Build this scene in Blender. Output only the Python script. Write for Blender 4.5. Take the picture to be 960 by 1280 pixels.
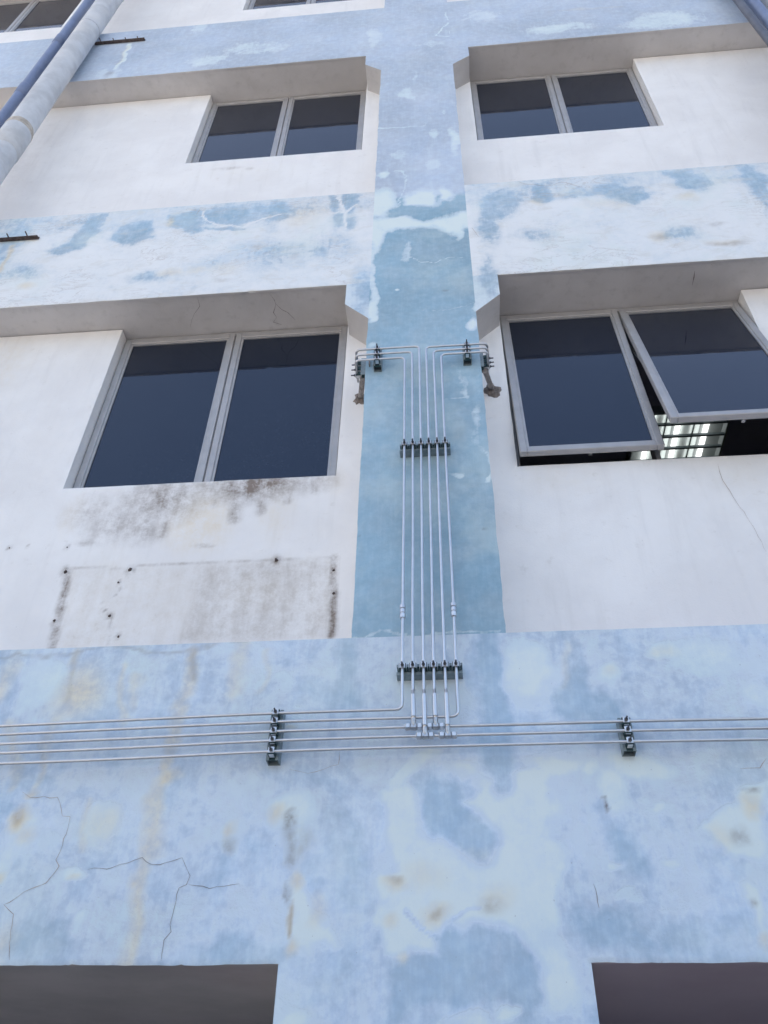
import bpy, math, random
import numpy as np
from mathutils import Matrix, Vector

R = math.radians
random.seed(7)
scene = bpy.context.scene
for o in list(bpy.data.objects):
    bpy.data.objects.remove(o)

# ------------------------------------------------------------------ camera
cam_data = bpy.data.cameras.new("camera")
cam = bpy.data.objects.new("camera", cam_data)
scene.collection.objects.link(cam)
cam_data.sensor_fit = 'VERTICAL'
cam_data.sensor_height = 36.0
cam_data.lens = 1055.97 / 1280 * 36.0
cam_data.clip_start, cam_data.clip_end = 0.05, 1500
PITCH, YAW, ROLL = R(41.9688), R(-5.99589), R(1.40268)
fwd = Vector((math.sin(YAW) * math.cos(PITCH), math.cos(YAW) * math.cos(PITCH), math.sin(PITCH)))
rgt = Vector((math.cos(YAW), -math.sin(YAW), 0))
upv = rgt.cross(fwd)
r2 = rgt * math.cos(ROLL) + upv * math.sin(ROLL)
u2 = -rgt * math.sin(ROLL) + upv * math.cos(ROLL)
m = Matrix((r2, u2, -fwd)).transposed().to_4x4()
m.translation = (0, -2.5875, 1.6)
cam.matrix_world = m
scene.camera = cam

# ------------------------------------------------------------------ sky, sun, exposure
SUN_EL, SUN_AZ = R(34), R(-40)           # azimuth clockwise from +Y: the sun stands behind the block, the facade is in open shade
world = bpy.data.worlds.new("World")
scene.world = world
world.use_nodes = True
wn = world.node_tree.nodes
wl = world.node_tree.links
bg = wn['Background']
sky = wn.new('ShaderNodeTexSky')
sky.sky_type = 'NISHITA'
sky.sun_disc = False
sky.sun_elevation = SUN_EL
sky.sun_rotation = SUN_AZ
sky.air_density, sky.dust_density, sky.ozone_density = 1.0, 7.5, 0.4
wl.new(sky.outputs[0], bg.inputs[0])
bg.inputs[1].default_value = 0.15

sl = bpy.data.lights.new("sun", 'SUN')
sl.energy = 3.3
sl.angle = R(0.6)
sl.color = (1.0, 0.95, 0.88)
sun = bpy.data.objects.new("sun", sl)
scene.collection.objects.link(sun)
sd = Vector((math.sin(SUN_AZ) * math.cos(SUN_EL), math.cos(SUN_AZ) * math.cos(SUN_EL), math.sin(SUN_EL)))
sun.rotation_euler = sd.to_track_quat('Z', 'Y').to_euler()
sun.location = (0, -20, 30)

vs = scene.view_settings
vs.view_transform = 'Standard'
vs.look = 'None'
vs.exposure = 1.93
vs.gamma = 1.0
vs.use_curve_mapping = False

# ------------------------------------------------------------------ helpers
COL = scene.collection

def link(name, mesh, parent=None, mats=()):
    for mt in mats:
        mesh.materials.append(mt)
    o = bpy.data.objects.new(name, mesh)
    COL.objects.link(o)
    if parent:
        o.parent = parent
    return o

def empty(name, label=None, cat=None, group=None, loc=(0, 0, 0)):
    o = bpy.data.objects.new(name, None)
    o.empty_display_size = 0.1
    o.location = loc
    COL.objects.link(o)
    return tag(o, label, cat, group)

def tag(o, label=None, cat=None, group=None, kind=None):
    if label: o['label'] = label
    if cat: o['category'] = cat
    if group: o['group'] = group
    if kind: o['kind'] = kind
    return o

class MB:
    """collects shapes, builds ONE mesh"""
    def __init__(s, mat=None):
        s.v, s.f, s.sm, s.M = [], [], [], mat or Matrix.Identity(4)
    def add(s, vs_, fs, smooth=False):
        b = len(s.v)
        s.v += [tuple(s.M @ Vector(p)) for p in vs_]
        s.f += [tuple(i + b for i in f) for f in fs]
        s.sm += [smooth] * len(fs)
    def box(s, x0, x1, y0, y1, z0, z1, c=0.0):
        if c <= 0:
            s.add([(x0,y0,z0),(x1,y0,z0),(x1,y1,z0),(x0,y1,z0),(x0,y0,z1),(x1,y0,z1),(x1,y1,z1),(x0,y1,z1)],
                  [(0,3,2,1),(4,5,6,7),(0,1,5,4),(1,2,6,5),(2,3,7,6),(3,0,4,7)])
            return
        import bmesh
        bm = bmesh.new()
        bmesh.ops.create_cube(bm, size=1)
        for v in bm.verts:
            v.co = ((x0+x1)/2 + v.co.x*(x1-x0), (y0+y1)/2 + v.co.y*(y1-y0), (z0+z1)/2 + v.co.z*(z1-z0))
        bmesh.ops.bevel(bm, geom=list(bm.edges), offset=c, segments=1, affect='EDGES')
        bm.verts.index_update()
        s.add([tuple(v.co) for v in bm.verts], [tuple(v.index for v in f.verts) for f in bm.faces])
        bm.free()
    def tube(s, path, rad, seg=12, caps=True, smooth=True):
        P = [Vector(p) for p in path]
        n = len(P)
        rads = rad if isinstance(rad, (list, tuple)) else [rad] * n
        T = [(P[min(i+1, n-1)] - P[max(i-1, 0)]).normalized() for i in range(n)]
        a = Vector((1, 0, 0)) if abs(T[0].x) < .9 else Vector((0, 0, 1))
        N = (a - T[0] * a.dot(T[0])).normalized()
        vs_, fs = [], []
        for i in range(n):
            N = (N - T[i] * N.dot(T[i])).normalized()
            B = T[i].cross(N)
            for k in range(seg):
                w = 2 * math.pi * k / seg
                vs_.append(P[i] + (N * math.cos(w) + B * math.sin(w)) * rads[i])
        for i in range(n - 1):
            for k in range(seg):
                k2 = (k + 1) % seg
                fs.append((i*seg+k, i*seg+k2, (i+1)*seg+k2, (i+1)*seg+k))
        s.add(vs_, fs, smooth)
        if caps:
            s.add(vs_[:seg], [tuple(range(seg))[::-1]])
            s.add(vs_[-seg:], [tuple(range(seg))])
    def lathe(s, a, b, prof, seg=12, smooth=True):
        """prof: (t along a->b in metres, radius)"""
        a, b = Vector(a), Vector(b)
        d = (b - a).normalized()
        s_ = Vector((1, 0, 0)) if abs(d.x) < .9 else Vector((0, 0, 1))
        N = (s_ - d * s_.dot(d)).normalized(); B = d.cross(N)
        vs_, fs = [], []
        for t, r in prof:
            for k in range(seg):
                w = 2*math.pi*k/seg
                vs_.append(a + d*t + (N*math.cos(w) + B*math.sin(w))*r)
        for i in range(len(prof)-1):
            for k in range(seg):
                k2 = (k+1) % seg
                fs.append((i*seg+k, i*seg+k2, (i+1)*seg+k2, (i+1)*seg+k))
        s.add(vs_, fs, smooth)
        s.add(vs_[:seg], [tuple(range(seg))[::-1]])
        s.add(vs_[-seg:], [tuple(range(seg))])
    def build(s, name, mat, parent=None):
        me = bpy.data.meshes.new(name)
        me.from_pydata(s.v, [], s.f)
        me.polygons.foreach_set('use_smooth', s.sm)
        me.update()
        return link(name, me, parent, [mat])

def fillet(pts, rad, n=6):
    """round the corners of a polyline"""
    P = [Vector(p) for p in pts]
    out = [P[0]]
    for i in range(1, len(P) - 1):
        a, b, c = P[i-1], P[i], P[i+1]
        d1, d2 = (a-b).normalized(), (c-b).normalized()
        ang = d1.angle(d2)
        if ang > 2.95:
            out.append(b); continue
        t = min(rad / math.tan(ang/2), (a-b).length*.49, (c-b).length*.49)
        p1, p2 = b + d1*t, b + d2*t
        for k in range(n + 1):
            w = k / n
            out.append(p1*(1-w)**2 + b*2*w*(1-w) + p2*w*w if ang < 3.1 else b)
    out.append(P[-1])
    return out

def relax(path, step=.05, passes=14):
    """resample a pipe run evenly and ease its slight kinks, so that highlights run on along it"""
    P = [path[0]]
    for a, b in zip(path, path[1:]):
        n = max(1, int((b-a).length/step))
        P += [a.lerp(b, k/n) for k in range(1, n+1)]
    for _ in range(passes):
        Q = list(P)
        for i in range(1, len(P)-1):
            d1, d2 = P[i]-P[i-1], P[i+1]-P[i]
            if d1.length > 1e-6 and d2.length > 1e-6 and d1.angle(d2) < .07 and min(d1.length, d2.length) > .015:
                Q[i] = P[i]*.5 + (P[i-1]+P[i+1])*.25
        P = Q
    return P

# ---- numpy noise for the wear masks
def _hash(ix, iz, seed):
    h = (ix.astype(np.int64) * 374761393 + iz.astype(np.int64) * 668265263 + seed * 1442695041) & 0xffffffff
    h = ((h ^ (h >> 13)) * 1274126177) & 0xffffffff
    return ((h ^ (h >> 16)) & 0xffff) / 65535.0
def vnoise(x, z, seed=0):
    ix, iz = np.floor(x), np.floor(z)
    fx, fz = x - ix, z - iz
    fx, fz = fx*fx*(3-2*fx), fz*fz*(3-2*fz)
    a, b = _hash(ix, iz, seed), _hash(ix+1, iz, seed)
    c, d = _hash(ix, iz+1, seed), _hash(ix+1, iz+1, seed)
    return (a*(1-fx)+b*fx)*(1-fz) + (c*(1-fx)+d*fx)*fz
def fbm(x, z, scale, octs=4, seed=0):
    s, amp, t = 0, 1.0, 0
    for o in range(octs):
        s = s + amp * vnoise(x*scale*2**o + 17.3*o, z*scale*2**o - 9.1*o, seed + o)
        t += amp; amp *= .55
    return s / t

def seg_dist(x, z, a, b):
    dx, dz = b[0]-a[0], b[1]-a[1]
    L = dx*dx + dz*dz + 1e-12
    t = np.clip(((x-a[0])*dx + (z-a[1])*dz)/L, 0, 1)
    return np.hypot(x-a[0]-t*dx, z-a[1]-t*dz)

FEATS = {
 'b0': [
  ('P','e',[(-1.523,3.189,0.116,0.179)],0.62),('P','e',[(-0.627,3.142,0.08,0.039)],0.6),('P','e',[(-0.695,2.774,0.171,0.067)],0.55),
  ('P','e',[(-0.201,3.143,0.084,0.169)],0.55),('P','e',[(0.231,3.16,0.088,0.159)],0.85),('P','e',[(0.319,3.079,0.08,0.119)],0.6),
  ('P','e',[(0.007,2.799,0.082,0.027)],0.8),('P','s',[(-0.082,2.848),(-0.147,2.811),(-0.199,2.742),0.034],0.75),
  ('P','e',[(0.289,2.814,0.113,0.043)],0.8),('P','e',[(0.518,3.157,0.07,0.05)],0.75),('P','e',[(0.729,3.239,0.076,0.042)],0.75),
  ('P','e',[(0.864,3.195,0.18,0.112)],0.72),('P','e',[(0.996,3.042,0.076,0.073)],0.65),('P','e',[(0.586,2.794,0.103,0.058)],0.85),
  ('P','e',[(0.417,2.798,0.055,0.04)],0.8),('P','e',[(-0.036,3.044,0.122,0.132)],0.55),('P','e',[(-1.406,2.623,0.091,0.096)],0.8),
  ('P','e',[(-1.154,2.65,0.061,0.096)],0.8),('P','e',[(-1.208,2.499,0.046,0.022)],0.85),('P','e',[(-1.131,2.335,0.024,0.052)],0.9),
  ('P','e',[(-1.44,2.516,0.037,0.118)],0.8),('P','e',[(-1.316,2.589,0.066,0.063)],0.6),('P','e',[(-0.817,2.404,0.097,0.067)],0.5),
  ('P','e',[(-0.723,2.592,0.066,0.092)],0.7),('P','e',[(-0.542,2.686,0.103,0.082)],0.85),('P','e',[(-0.513,2.565,0.049,0.107)],0.7),
  ('P','g',[(-0.544,2.447),(-0.51,2.474),(-0.477,2.457),(-0.473,2.401),(-0.429,2.356),(-0.398,2.302),(-0.382,2.271),(-0.411,2.261),(-0.436,2.292),(-0.46,2.296),(-0.455,2.24),(-0.499,2.292),(-0.53,2.303),(-0.521,2.379)],1),
  ('P','g',[(-0.263,2.738),(0.288,2.806),(0.262,2.577),(0.301,2.548),(0.281,2.46),(0.285,2.351),(0.3,2.248),(0.3,2.094),(0.207,2.094),(-0.263,2.24),(-0.271,2.355),(-0.245,2.49)],0.9),
  ('P','e',[(-0.249,2.439,0.038,0.049)],0.9),('P','e',[(-0.266,2.355,0.032,0.051)],0.9),
  ('B','g',[(-0.14,2.749),(-0.134,2.608),(-0.087,2.595),(-0.04,2.562),(-0.005,2.538),(0.056,2.542),(0.088,2.568),(0.077,2.617),(0.063,2.667),(-0.002,2.707),(0.055,2.745)],0.95),
  ('B','g',[(-0.24,2.219),(-0.185,2.249),(-0.095,2.249),(-0.087,2.301),(-0.06,2.321),(0.02,2.327),(0.032,2.342),(0.123,2.341),(0.155,2.331),(0.179,2.279),(0.193,2.198),(0.196,2.15),(0.157,2.122),(0.121,2.116),(0.095,2.141),(0.064,2.15),(0.022,2.16),(-0.022,2.141),(-0.065,2.17),(-0.108,2.16),(-0.152,2.141),(-0.238,2.103)],1),
  ('B','s',[(-0.173,2.365),(-0.132,2.328),(-0.087,2.301),0.007],0.7),('B','s',[(-0.036,2.343),(0.007,2.379),(0.039,2.383),0.007],0.6),
  ('B','s',[(0.129,3.331),(0.11,3.04),(0.114,2.865),(0.125,2.73),0.035],0.85),('B','e',[(0.357,3.062,0.043,0.089)],0.8),
  ('B','e',[(0.391,3.123,0.033,0.18)],0.7),('B','e',[(-0.373,3.215,0.046,0.176)],0.7),('B','e',[(-0.046,2.747,0.076,0.047)],0.6),
  ('B','e',[(0.459,2.555,0.047,0.06)],0.8),('P','e',[(0.408,2.525,0.03,0.02)],0.8),('P','e',[(0.589,2.657,0.036,0.017)],0.8),
  ('P','e',[(0.573,2.514,0.034,0.016)],0.8),('P','e',[(0.45,2.432,0.063,0.031)],0.6),('P','e',[(0.475,2.723,0.063,0.081)],0.85),
  ('P','g',[(0.684,2.595),(0.773,2.654),(0.835,2.665),(0.878,2.74),(0.95,2.739),(0.884,2.503),(0.796,2.511),(0.739,2.558)],1),
  ('P','g',[(0.781,2.455),(0.817,2.466),(0.842,2.432),(0.823,2.285),(0.786,2.306),(0.781,2.368),(0.77,2.411)],1),
  ('B','e',[(-1.233,2.307,0.121,0.06)],0.7),('B','e',[(-0.657,2.293,0.14,0.046)],0.7),('B','e',[(-0.347,2.611,0.075,0.12)],0.5),
  ('B','e',[(0.475,2.318,0.217,0.061)],0.75),('B','e',[(0.463,2.97,0.078,0.113)],0.55),
  ('P','g',[(-0.066,2.128),(0.0,2.16),(0.059,2.141),(0.064,2.085),(-0.11,2.075)],0.85),('P','e',[(0.091,2.135,0.025,0.019)],0.9),
  ('P','e',[(-0.496,2.116,0.039,0.026)],0.9),('O','e',[(-1.369,3.124,0.101,0.114)],0.75),
  ('O','s',[(-1.418,3.305),(-1.414,3.071),(-1.418,2.86),0.028],0.4),('O','e',[(-1.656,3.177,0.037,0.119)],0.5),
  ('O','s',[(-0.967,3.298),(-0.968,3.137),(-1.0,3.043),0.03],0.5),('O','s',[(-1.141,3.202),(-1.149,3.079),0.021],0.35),
  ('O','e',[(-0.964,2.813,0.04,0.034)],0.8),('O','s',[(-0.98,2.794),(-1.001,2.726),(-0.959,2.559),0.036],0.5),
  ('O','s',[(-0.799,3.305),(-0.789,3.099),0.036],0.35),('O','e',[(-1.434,2.66,0.044,0.052)],1.0),('O','e',[(-1.386,2.602,0.048,0.035)],0.5),
  ('O','e',[(-1.145,2.637,0.047,0.076)],0.3),('O','e',[(-0.987,2.475,0.02,0.017)],0.7),
  ('O','s',[(-0.987,2.487),(-0.984,2.36),(-0.977,2.242),0.03],0.35),('O','e',[(-1.44,2.487,0.023,0.033)],0.8),
  ('O','e',[(-1.364,2.297,0.049,0.064)],0.4),('O','e',[(-0.585,2.676,0.039,0.033)],0.7),('O','e',[(-0.729,2.617,0.023,0.04)],0.7),
  ('O','e',[(-0.504,2.458,0.024,0.021)],0.7),('O','e',[(-0.515,2.314,0.017,0.034)],0.7),('O','s',[(-0.526,2.412),(-0.521,2.353),0.01],0.8),
  ('O','e',[(-1.206,2.491,0.021,0.009)],0.5),('O','e',[(-1.411,2.745,0.038,0.019)],0.8),('O','e',[(-0.218,2.455,0.038,0.023)],0.7),
  ('O','e',[(-0.093,2.369,0.042,0.039)],0.7),('O','e',[(-0.219,2.333,0.029,0.027)],0.5),('O','e',[(0.888,2.659,0.037,0.039)],0.7),
  ('O','e',[(-0.214,2.233,0.018,0.016)],0.5),('O','e',[(0.804,2.296,0.022,0.025)],0.5),('O','e',[(-0.555,2.978,0.038,0.012)],0.5),
  ('D','e',[(-0.534,2.652,0.021,0.035)],0.8),('D','s',[(-0.537,2.627),(-0.522,2.498),0.021],0.4),('D','e',[(-0.493,2.559,0.03,0.076)],0.25),
  ('D','e',[(-0.725,2.555,0.03,0.036)],0.45),('D','e',[(-0.536,2.437,0.014,0.013)],0.7),('D','s',[(-0.527,2.419),(-0.521,2.353),0.007],0.4),
  ('D','e',[(-1.436,2.668,0.024,0.032)],0.35),('D','e',[(-0.093,2.369,0.021,0.02)],0.35),('D','e',[(0.07,2.396,0.046,0.031)],0.28),
  ('D','e',[(-0.219,2.461,0.024,0.013)],0.35),('D','e',[(0.825,2.58,0.037,0.028)],0.4),('D','e',[(0.894,2.709,0.028,0.012)],0.5),
  ('D','e',[(0.795,2.398,0.013,0.011)],0.4),('D','e',[(0.432,2.698,0.008,0.006)],1.6),('D','e',[(0.431,2.673,0.01,0.015)],1.6),
  ('D','s',[(-1.425,3.295),(-1.409,3.087),0.016],0.2),('D','s',[(-0.962,3.305),(-0.957,3.169),0.018],0.35),
  ('D','s',[(-1.711,3.295),(-1.401,3.297),(-1.096,3.306),(-0.794,3.312),0.008],0.3),('D','s',[(-1.438,2.934),(-1.417,2.846),0.01],0.25),
  ('O','s',[(-0.971,3.042),(-0.98,2.835),(-0.974,2.571),(-0.969,2.405),(-0.965,2.242),0.025],0.55),
  ('O','s',[(-1.418,3.056),(-1.414,2.904),(-1.408,2.761),0.02],0.4),('O','s',[(-1.2,2.73),(-1.187,2.574),0.016],0.35),
  ('O','s',[(-1.563,3.029),(-1.515,2.777),0.024],0.4),('O','s',[(-1.204,3.245),(-1.182,3.018),0.018],0.4),
  ('O','s',[(-0.7,3.277),(-0.702,3.096),0.015],0.25),('O','s',[(0.37,3.287),(0.353,3.093),0.017],0.2),('O','e',[(0.083,2.418,0.06,0.048)],0.35),
  ('O','e',[(-0.149,2.488,0.071,0.045)],0.3),('O','e',[(0.02,2.557,0.048,0.024)],0.25),('O','e',[(0.767,2.581,0.046,0.033)],0.35),
  ('O','e',[(-0.455,2.378,0.024,0.039)],0.35),('O','e',[(0.723,3.233,0.048,0.026)],0.25),('O','e',[(0.52,3.166,0.038,0.028)],0.25),],
 'b1': [
  ('B','g',[(-6,6.4),(-2.4,6.43),(-1.5,6.38),(-0.6,6.45),(0.4,6.36),(1.4,6.45),(4,6.42),(4,6.8),(-6,6.8)],0.258),
  ('B','g',[(-2.403,6.247),(-2.293,6.344),(-2.217,6.547),(-2.117,6.633),(-2.129,6.369),(-2.182,6.218),(-2.297,6.178)],0.731),
  ('B','g',[(-2.007,6.287),(-1.99,6.475),(-1.805,6.509),(-1.751,6.272),(-1.879,6.215)],0.6880000000000001),
  ('B','g',[(-1.667,6.568),(-1.51,6.566),(-1.449,6.324),(-1.533,6.289),(-1.636,6.407)],0.817),('B','e',[(-1.396,6.529,0.042,0.09)],0.602),
  ('B','e',[(-1.27,6.472,0.052,0.108)],0.602),('B','s',[(-1.43,6.359),(-1.201,6.337),0.015],0.6880000000000001),
  ('B','e',[(-0.992,6.471,0.062,0.174)],0.559),('B','e',[(-1.221,6.485,0.308,0.119)],0.4472),('B','e',[(-0.645,6.55,0.03,0.12)],0.731),
  ('B','e',[(-0.619,6.351,0.05,0.076)],0.774),('B','e',[(-0.54,6.564,0.045,0.119)],0.774),('B','e',[(-0.52,6.327,0.04,0.084)],0.731),
  ('B','e',[(-2.667,6.299,0.097,0.281)],0.516),('B','e',[(0.409,6.394,0.104,0.15)],0.559),('B','e',[(0.632,6.477,0.052,0.096)],0.817),
  ('B','e',[(0.307,6.156,0.065,0.209)],0.602),('B','e',[(1.14,6.381,0.113,0.084)],0.817),('B','e',[(1.564,6.472,0.09,0.094)],0.817),
  ('B','e',[(1.489,6.605,0.069,0.049)],0.6880000000000001),('B','e',[(0.582,5.995,0.106,0.068)],0.43),('B','e',[(1.346,5.926,0.093,0.074)],0.516),
  ('B','e',[(1.896,6.362,0.061,0.268)],0.602),('B','e',[(0.941,6.46,0.184,0.076)],0.4472),('B','e',[(-1.656,5.864,0.145,0.068)],0.47300000000000003),
  ('B','e',[(-1.013,5.996,0.286,0.121)],0.43),('B','e',[(-2.471,6.005,0.129,0.089)],0.47300000000000003),('B','e',[(-0.591,6.028,0.104,0.171)],0.43),
  ('B','e',[(-0.412,5.596,0.062,0.225)],0.47300000000000003),('B','e',[(0.273,5.631,0.051,0.21)],0.47300000000000003),
  ('P','s',[(-1.512,6.606),(-1.431,6.456),(-1.333,6.384),(-1.206,6.376),(-1.064,6.443),(-0.969,6.498),0.008],0.85),
  ('P','s',[(-0.625,6.638),(-0.574,6.441),(-0.555,6.257),0.01],0.85),('P','s',[(-0.671,6.406),(-0.564,6.429),(-0.487,6.496),0.007],0.85),
  ('O','e',[(-1.553,5.893,0.097,0.043)],0.4),('O','e',[(-1.378,5.897,0.068,0.043)],0.4),('O','e',[(-2.401,5.861,0.081,0.043)],0.5),
  ('O','e',[(-0.824,6.447,0.131,0.154)],0.3),('O','e',[(-1.236,5.896,0.12,0.068)],0.2),('O','e',[(1.254,5.921,0.059,0.057)],0.5),
  ('O','e',[(1.557,5.813,0.107,0.039)],0.4),('O','e',[(0.59,6.396,0.038,0.047)],0.5),('O','e',[(1.473,6.312,0.071,0.046)],0.4),
  ('O','s',[(-2.64,6.343),(-2.63,6.157),(-2.627,6.024),0.02],0.7),('O','e',[(1.01,6.296,0.18,0.055)],0.25),('O','e',[(-1.641,6.485,0.027,0.079)],0.6),
  ('D','e',[(1.254,5.921,0.042,0.033)],0.3),('D','e',[(1.584,5.802,0.122,0.032)],0.35),('D','e',[(1.561,6.008,0.059,0.021)],0.3),
  ('D','e',[(-1.072,6.091,0.039,0.027)],0.25),('D','e',[(-1.217,5.77,0.065,0.033)],0.2),('D','e',[(-0.823,5.989,0.033,0.043)],0.2),
  ('D','s',[(1.76,6.643),(1.881,6.654),(2.022,6.652),0.007],0.3),],
 'col': [
  ('P','e',[(-0.358,6.507,0.158,0.175)],1),('P','e',[(-0.066,6.523,0.137,0.136)],1),('P','e',[(0.063,6.564,0.044,0.119)],0.9),
  ('P','g',[(-0.438,6.354),(-0.219,6.36),(-0.075,6.274),(0.263,6.348),(0.297,5.998),(0.228,5.905),(0.203,6.117),(0.165,5.998),(0.128,6.003),(0.086,6.097),(-0.005,6.181),(-0.218,6.192),(-0.265,6.153),(-0.32,6.045),(-0.354,5.929),(-0.423,5.938)],1),
  ('P','s',[(-0.391,6.09),(-0.364,5.309),0.028],0.8),('P','s',[(0.234,6.094),(0.195,5.32),0.032],0.8),('B','e',[(-0.156,6.39,0.102,0.058)],1),
  ('B','e',[(0.221,6.47,0.039,0.208)],0.8),('B','e',[(-0.205,6.584,0.015,0.1)],0.7),('B','e',[(0.018,6.531,0.024,0.069)],0.6),
  ('B','e',[(0.175,6.014,0.027,0.135)],0.7),('P','s',[(-0.237,6.916),(-0.191,6.908),(-0.185,6.673),(-0.214,6.476),0.007],0.7),
  ('P','e',[(-0.315,6.896,0.047,0.055)],0.85),
  ('P','s',[(-0.216,5.886),(-0.148,5.886),(-0.09,5.828),(-0.014,5.802),(0.055,5.843),(0.167,5.854),0.005],0.6),
  ('P','e',[(-0.219,5.566,0.016,0.016)],1),('P','s',[(-0.095,5.351),(0.038,5.337),(0.166,5.395),0.006],0.5),
  ('P','s',[(0.048,4.92),(0.09,4.817),(0.094,4.733),(0.105,4.639),0.018],0.5),('P','e',[(0.156,4.501,0.033,0.106)],0.52),
  ('P','e',[(0.151,4.343,0.035,0.131)],0.52),('P','s',[(-0.014,4.638),(0.09,4.635),0.007],0.6),('P','e',[(0.149,5.226,0.037,0.054)],0.9),
  ('P','e',[(0.024,4.152,0.03,0.028)],0.7),('P','s',[(0.165,4.29),(0.172,4.071),0.01],0.75),('P','e',[(-0.333,5.086,0.032,0.033)],0.6),
  ('P','e',[(-0.189,5.933,0.037,0.133)],0.55),
  ('P','s',[(-0.378,3.317),(-0.29,3.323),(-0.24,3.339),(-0.173,3.319),(-0.027,3.327),(0.06,3.333),(0.181,3.332),0.013],0.58),
  ('P','s',[(-0.44,7.592),(-0.057,7.559),(-0.0,7.613),0.011],0.6),('P','e',[(0.024,7.444,0.044,0.123)],0.6),
  ('P','e',[(-0.169,8.154,0.06,0.171)],0.55),('P','e',[(-0.107,8.441,0.025,0.122)],0.6),('P','e',[(0.088,7.754,0.028,0.053)],0.7),
  ('P','e',[(0.144,7.264,0.037,0.254)],0.75),('P','e',[(-0.223,7.162,0.075,0.092)],0.55),('P','e',[(-0.013,6.979,0.062,0.088)],0.6),
  ('P','s',[(0.153,9.748),(0.206,9.482),(0.216,9.201),(0.065,9.238),(0.173,9.49),0.011],0.8),('P','e',[(0.297,9.236,0.032,0.107)],0.8),
  ('P','e',[(0.359,9.835,0.096,0.119)],0.6),('P','e',[(-0.476,9.463,0.069,0.259)],0.6),('P','e',[(0.028,9.069,0.13,0.087)],0.5),
  ('D','e',[(0.057,4.376,0.046,0.057)],0.12),('D','e',[(0.035,5.491,0.017,0.011)],0.35),('D','e',[(0.148,3.811,0.007,0.006)],1),
  ('D','e',[(-0.36,3.806,0.005,0.006)],0.8),],
 'b2': [
  ('P','e',[(-1.465,9.332,0.352,0.184)],0.55),('P','e',[(-1.854,9.154,0.212,0.125)],0.6),('P','e',[(-2.667,9.076,0.146,0.212)],0.55),
  ('P','e',[(-0.439,9.361,0.082,0.254)],0.6),('P','e',[(1.074,9.17,0.371,0.139)],0.6),('P','e',[(1.9,9.143,0.414,0.204)],0.65),
  ('P','e',[(0.45,9.612,0.2,0.152)],0.6),('P','e',[(-2.057,9.953,0.124,0.125)],0.6),('P','s',[(-2.673,9.71),(-2.63,9.153),0.024],0.9),
  ('B','s',[(-2.727,9.723),(-2.666,9.041),0.019],0.9),('B','s',[(-2.64,9.76),(-2.623,9.491),0.016],0.9),('B','e',[(0.387,9.071,0.025,0.035)],0.9),
  ('B','e',[(-1.332,9.071,0.069,0.044)],0.9),('D','e',[(-2.666,9.041,0.044,0.071)],0.4),('O','s',[(-2.682,9.655),(-2.659,9.247),0.015],0.3),
  ('O','s',[(1.125,9.591),(1.648,9.53),0.019],0.2),],
 'w1l': [
  ('D','e',[(-1.329,4.275,0.208,0.181)],0.7),('D','e',[(-1.106,4.312,0.154,0.103)],0.5),('D','e',[(-0.653,4.334,0.151,0.083)],0.5),
  ('D','e',[(-1.639,4.203,0.155,0.129)],0.35),('D','e',[(-0.906,4.33,0.236,0.123)],1.0),('D','e',[(-1.457,4.242,0.155,0.13)],0.4),
  ('D','e',[(-1.505,4.121,0.197,0.125)],0.45),('D','e',[(-1.382,4.071,0.12,0.086)],0.5),('D','s',[(-0.98,4.366),(-0.977,4.124),0.035],0.65),
  ('D','s',[(-0.865,4.369),(-0.859,4.156),0.027],0.65),('D','s',[(-1.297,4.366),(-1.288,4.046),0.032],0.55),
  ('D','s',[(-1.405,4.363),(-1.403,4.034),0.024],0.45),('D','s',[(-0.743,4.366),(-0.742,4.207),0.023],0.5),
  ('D','s',[(-1.076,4.367),(-1.078,4.209),0.019],0.4),('D','s',[(-0.617,4.368),(-0.621,4.265),0.026],0.4),('D','e',[(-1.127,4.324,0.093,0.052)],0.3),
  ('D','e',[(-0.705,4.286,0.128,0.061)],0.3),('D','e',[(-1.63,4.019,0.068,0.019)],0.4),('D','e',[(-1.087,3.965,0.05,0.011)],0.45),
  ('D','e',[(-1.22,4.304,0.039,0.062)],0.2),('O','e',[(-1.132,4.123,0.164,0.207)],0.45),('O','e',[(-0.822,3.703,0.304,0.2)],0.16),
  ('O','e',[(-1.75,4.185,0.055,0.138)],0.22),('O','e',[(-0.785,4.151,0.096,0.19)],0.2),('O','e',[(-0.521,4.335,0.075,0.102)],0.15),
  ('O','e',[(-2.452,5.379,0.146,0.286)],0.18),('O','e',[(-1.496,3.778,0.143,0.209)],0.12),
  ('D','s',[(-1.669,3.839),(-1.66,3.68),(-1.636,3.452),0.022],0.8),('D','s',[(-0.502,3.875),(-0.495,3.647),(-0.494,3.464),0.019],0.85),
  ('D','s',[(-1.662,3.865),(-1.268,3.871),(-0.773,3.876),(-0.502,3.88),0.006],0.4),
  ('D','g',[(-1.088,3.862),(-0.508,3.867),(-0.5,3.464),(-1.105,3.454),(-1.1,3.594)],0.27),
  ('D','g',[(-1.662,3.865),(-1.089,3.866),(-1.104,3.447),(-1.633,3.441)],0.09),
  ('O','g',[(-1.662,3.865),(-0.502,3.875),(-0.5,3.46),(-1.633,3.441)],0.1),('D','s',[(-1.101,3.854),(-1.101,3.614),(-1.112,3.458),0.011],0.2),
  ('D','e',[(-0.742,3.741,0.171,0.107)],0.12),('D','e',[(-1.449,3.589,0.138,0.099)],0.08),('D','s',[(-1.411,3.765),(-1.441,3.699),0.005],0.7),
  ('D','s',[(-1.48,3.684),(-1.475,3.651),(-1.445,3.629),0.005],0.6),('D','s',[(-1.414,3.6),(-1.409,3.52),0.005],0.7),
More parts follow.
